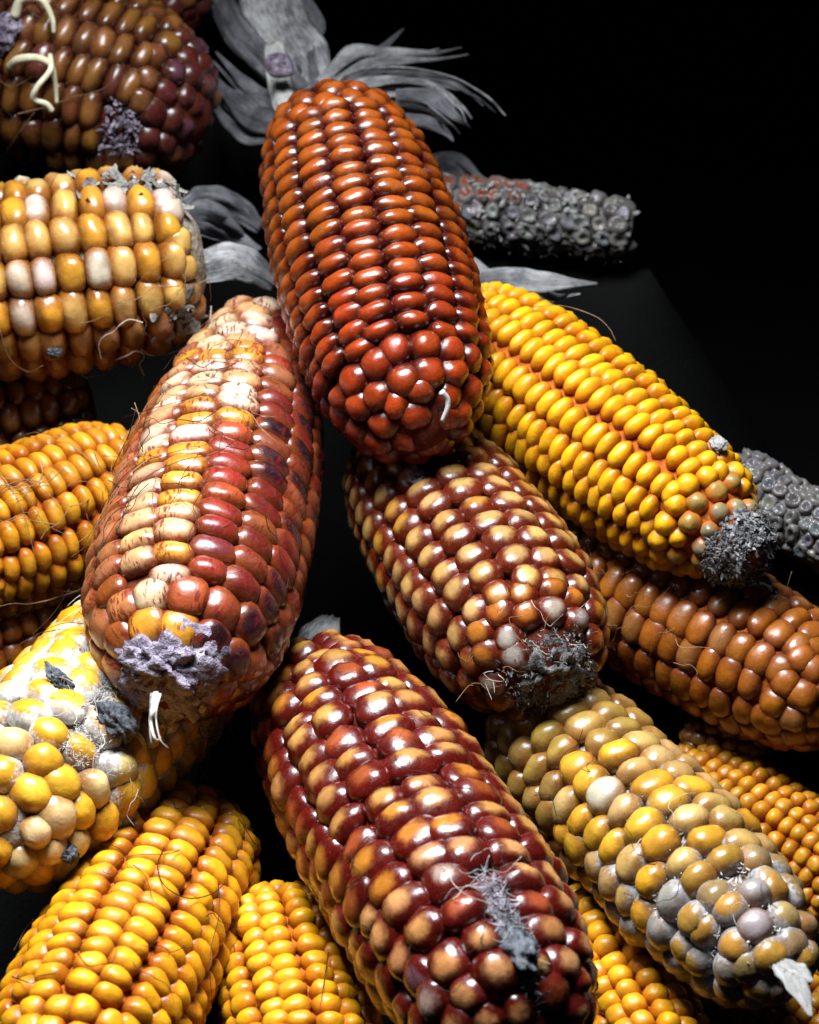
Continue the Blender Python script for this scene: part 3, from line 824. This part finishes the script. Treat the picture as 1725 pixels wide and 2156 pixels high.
# shelled cobs
def pal_grey(t, ph, r): return jit(pick(r, (4, (0.26, 0.255, 0.25)), (2, (0.14, 0.13, 0.13)), (1, (0.40, 0.39, 0.38))), r, .2)
def pal_bare(t, ph, r):
    if t < .5 and ph > -.15 + t*.6: return jit((0.22, 0.045, 0.012), r, .3)
    return pal_grey(t, ph, r)
PB = [(0, .9), (.1, 1), (.5, 1.0), (.85, .95), (.97, .88), (1, .8)]
U_ = build_cob('bare grey shelled corn cob poking out behind the red cob', (880, 425, .048), (1330, 482, .052), 78, PB, 12, 36, KM['cupule'], pal_bare, 211,
               core='core_grey', dome=2.5e-3, jitter=.2, wander=.2, pair=0, kname='cupule', shape=dict(cup=.9, dent=.25), body=.5, fill=.95)
flakes(U_, 'chaff', 'chaff', 160, (.2, 1.0), 212, (-1.8, 1.0), size=(.001, .003), lift=(-.001, .001))
M_ = build_cob('bare dark grey shelled corn cob behind the tip of the yellow cob', (1540, 1010, .030), (1850, 1190, .026), 85, PB, 14, 30, KM['cupule'],
               lambda t, ph, r: jit((0.10, 0.10, 0.105), r, .3), 221, core='core_grey', dome=2.0e-3, jitter=.2, wander=.2, kname='cupule', shape=dict(cup=.9, dent=.25), body=.5, fill=.95)

# ------------------------------------------------------------------ husks of the red cob and of its neighbours
HA = 'husk'
husk(A, [(640, 250, .005, 60), (600, 215, .008, 62), (585, 160, .014, 55), (575, 90, .02, 46)], 'husk_white', seed=1, roll=.3)
husk(A, [(620, 260, .004, 30), (590, 285, .002, 28), (572, 300, .000, 10)], 'husk_white', seed=31, roll=.3)
husk_shreds(A, [(700, 215, .006, 60), (760, 180, .012, 60), (850, 170, .016, 54), (950, 180, .018, 44), (1020, 215, .016, 28), (1062, 252, .014, 6)], 'husk', 4, 2, .22)
husk_shreds(A, [(720, 200, .010, 46), (820, 160, .018, 48), (930, 165, .022, 36), (1010, 190, .022, 24), (1066, 222, .02, 5)], 'husk_dark', 3, 3, .3)
husk_shreds(A, [(690, 190, .014, 50), (760, 125, .022, 54), (850, 115, .026, 40), (930, 108, .026, 22), (992, 98, .024, 5)], 'husk', 3, 4, .25)
husk(A, [(690, 190, .016, 50), (740, 130, .026, 44), (800, 105, .03, 26), (850, 60, .032, 4)], 'husk_dark', seed=5, roll=.5)
husk_shreds(A, [(830, 225, .010, 60), (900, 235, .014, 66), (955, 260, .016, 34), (985, 288, .016, 6)], 'husk_dark', 3, 6, .3)
husk(A, [(640, 200, .016, 60), (560, 130, .024, 80), (500, 70, .03, 84), (450, -20, .036, 80)], 'husk_dark', seed=7, roll=.5)
husk(A, [(650, 195, .020, 80), (640, 130, .03, 130), (590, 60, .036, 150), (560, -40, .044, 160)], 'husk', seed=8, roll=-.2, ridge=.16)
husk_shreds(A, [(610, 240, .016, 60), (540, 220, .024, 70), (480, 170, .03, 50), (400, 90, .034, 8)], 'husk_dark', 3, 9, .3)
husk_shreds(A, [(600, 260, .018, 50), (530, 265, .028, 64), (480, 230, .034, 50), (440, 170, .036, 10)], 'husk_dark', 3, 10, .35)
husk(A, [(660, 190, .018, 50), (640, 110, .03, 60), (660, 50, .04, 60), (610, -30, .05, 60)], 'husk_dark', seed=21, roll=.5)
husk_shreds(U_, [(885, 425, .048, 20), (912, 345, .048, 30), (960, 345, .046, 60), (1020, 385, .044, 66), (1090, 415, .044, 40), (1160, 415, .044, 6)], 'husk_dark', 3, 13, .25)
husk(U_, [(900, 400, .046, 30), (950, 420, .042, 40), (990, 460, .042, 10)], 'husk_dark', seed=14, roll=-.2)
husk_shreds(B, [(955, 680, .012, 20), (985, 612, .020, 30), (1060, 597, .022, 36), (1140, 608, .022, 46), (1210, 606, .022, 34), (1262, 602, .020, 6)], 'husk', 2, 15, .2)
husk(B, [(955, 680, .012, 20), (950, 600, .022, 24), (975, 545, .028, 24), (1015, 567, .028, 24), (1050, 590, .026, 10)], 'husk', seed=16, roll=.3)
husk(F_, [(395, 560, .010, 40), (430, 560, .010, 80), (490, 548, .016, 90), (540, 570, .022, 70), (580, 600, .028, 30)], 'husk', seed=17, roll=.3)
husk_shreds(F_, [(380, 480, .014, 50), (430, 470, .018, 100), (490, 500, .026, 100), (540, 540, .034, 60)], 'husk_dark', 4, 18, .3)
husk(F_, [(390, 440, .022, 50), (440, 420, .028, 70), (500, 440, .036, 60), (550, 480, .042, 30)], 'husk_dark', seed=19, roll=-.1)
husk(J, [(640, 1400, .020, 50), (655, 1360, .026, 80), (680, 1330, .034, 80), (700, 1300, .042, 40)], 'husk', seed=20, roll=.4)
husk(J, [(610, 1420, .020, 40), (590, 1390, .028, 50), (600, 1350, .034, 30)], 'husk_dark', seed=22, roll=.2)
make_ground((E, L_, N_, P_, Q_, R_, T_, H_, W_, O_, U_, M_, Z_))
# loose dried seed caught in the husks
k0 = at(588, 140, .000)
V, kr = kernel_shape(CS5, 77, p=2.3, q=2.1, dent=.14)
o = link('dried_kernel', mesh('dried_kernel', [Vector((v.x*.0037, v.y*.0034, v.z*.0030)) for v in V], CS5[1], M['core_purple']))
o.location = k0; o.rotation_euler = (.6, .3, .4)
o['label'] = 'shrivelled grey-purple kernel caught among the husks above the red cob'; o['category'] = 'kernel'
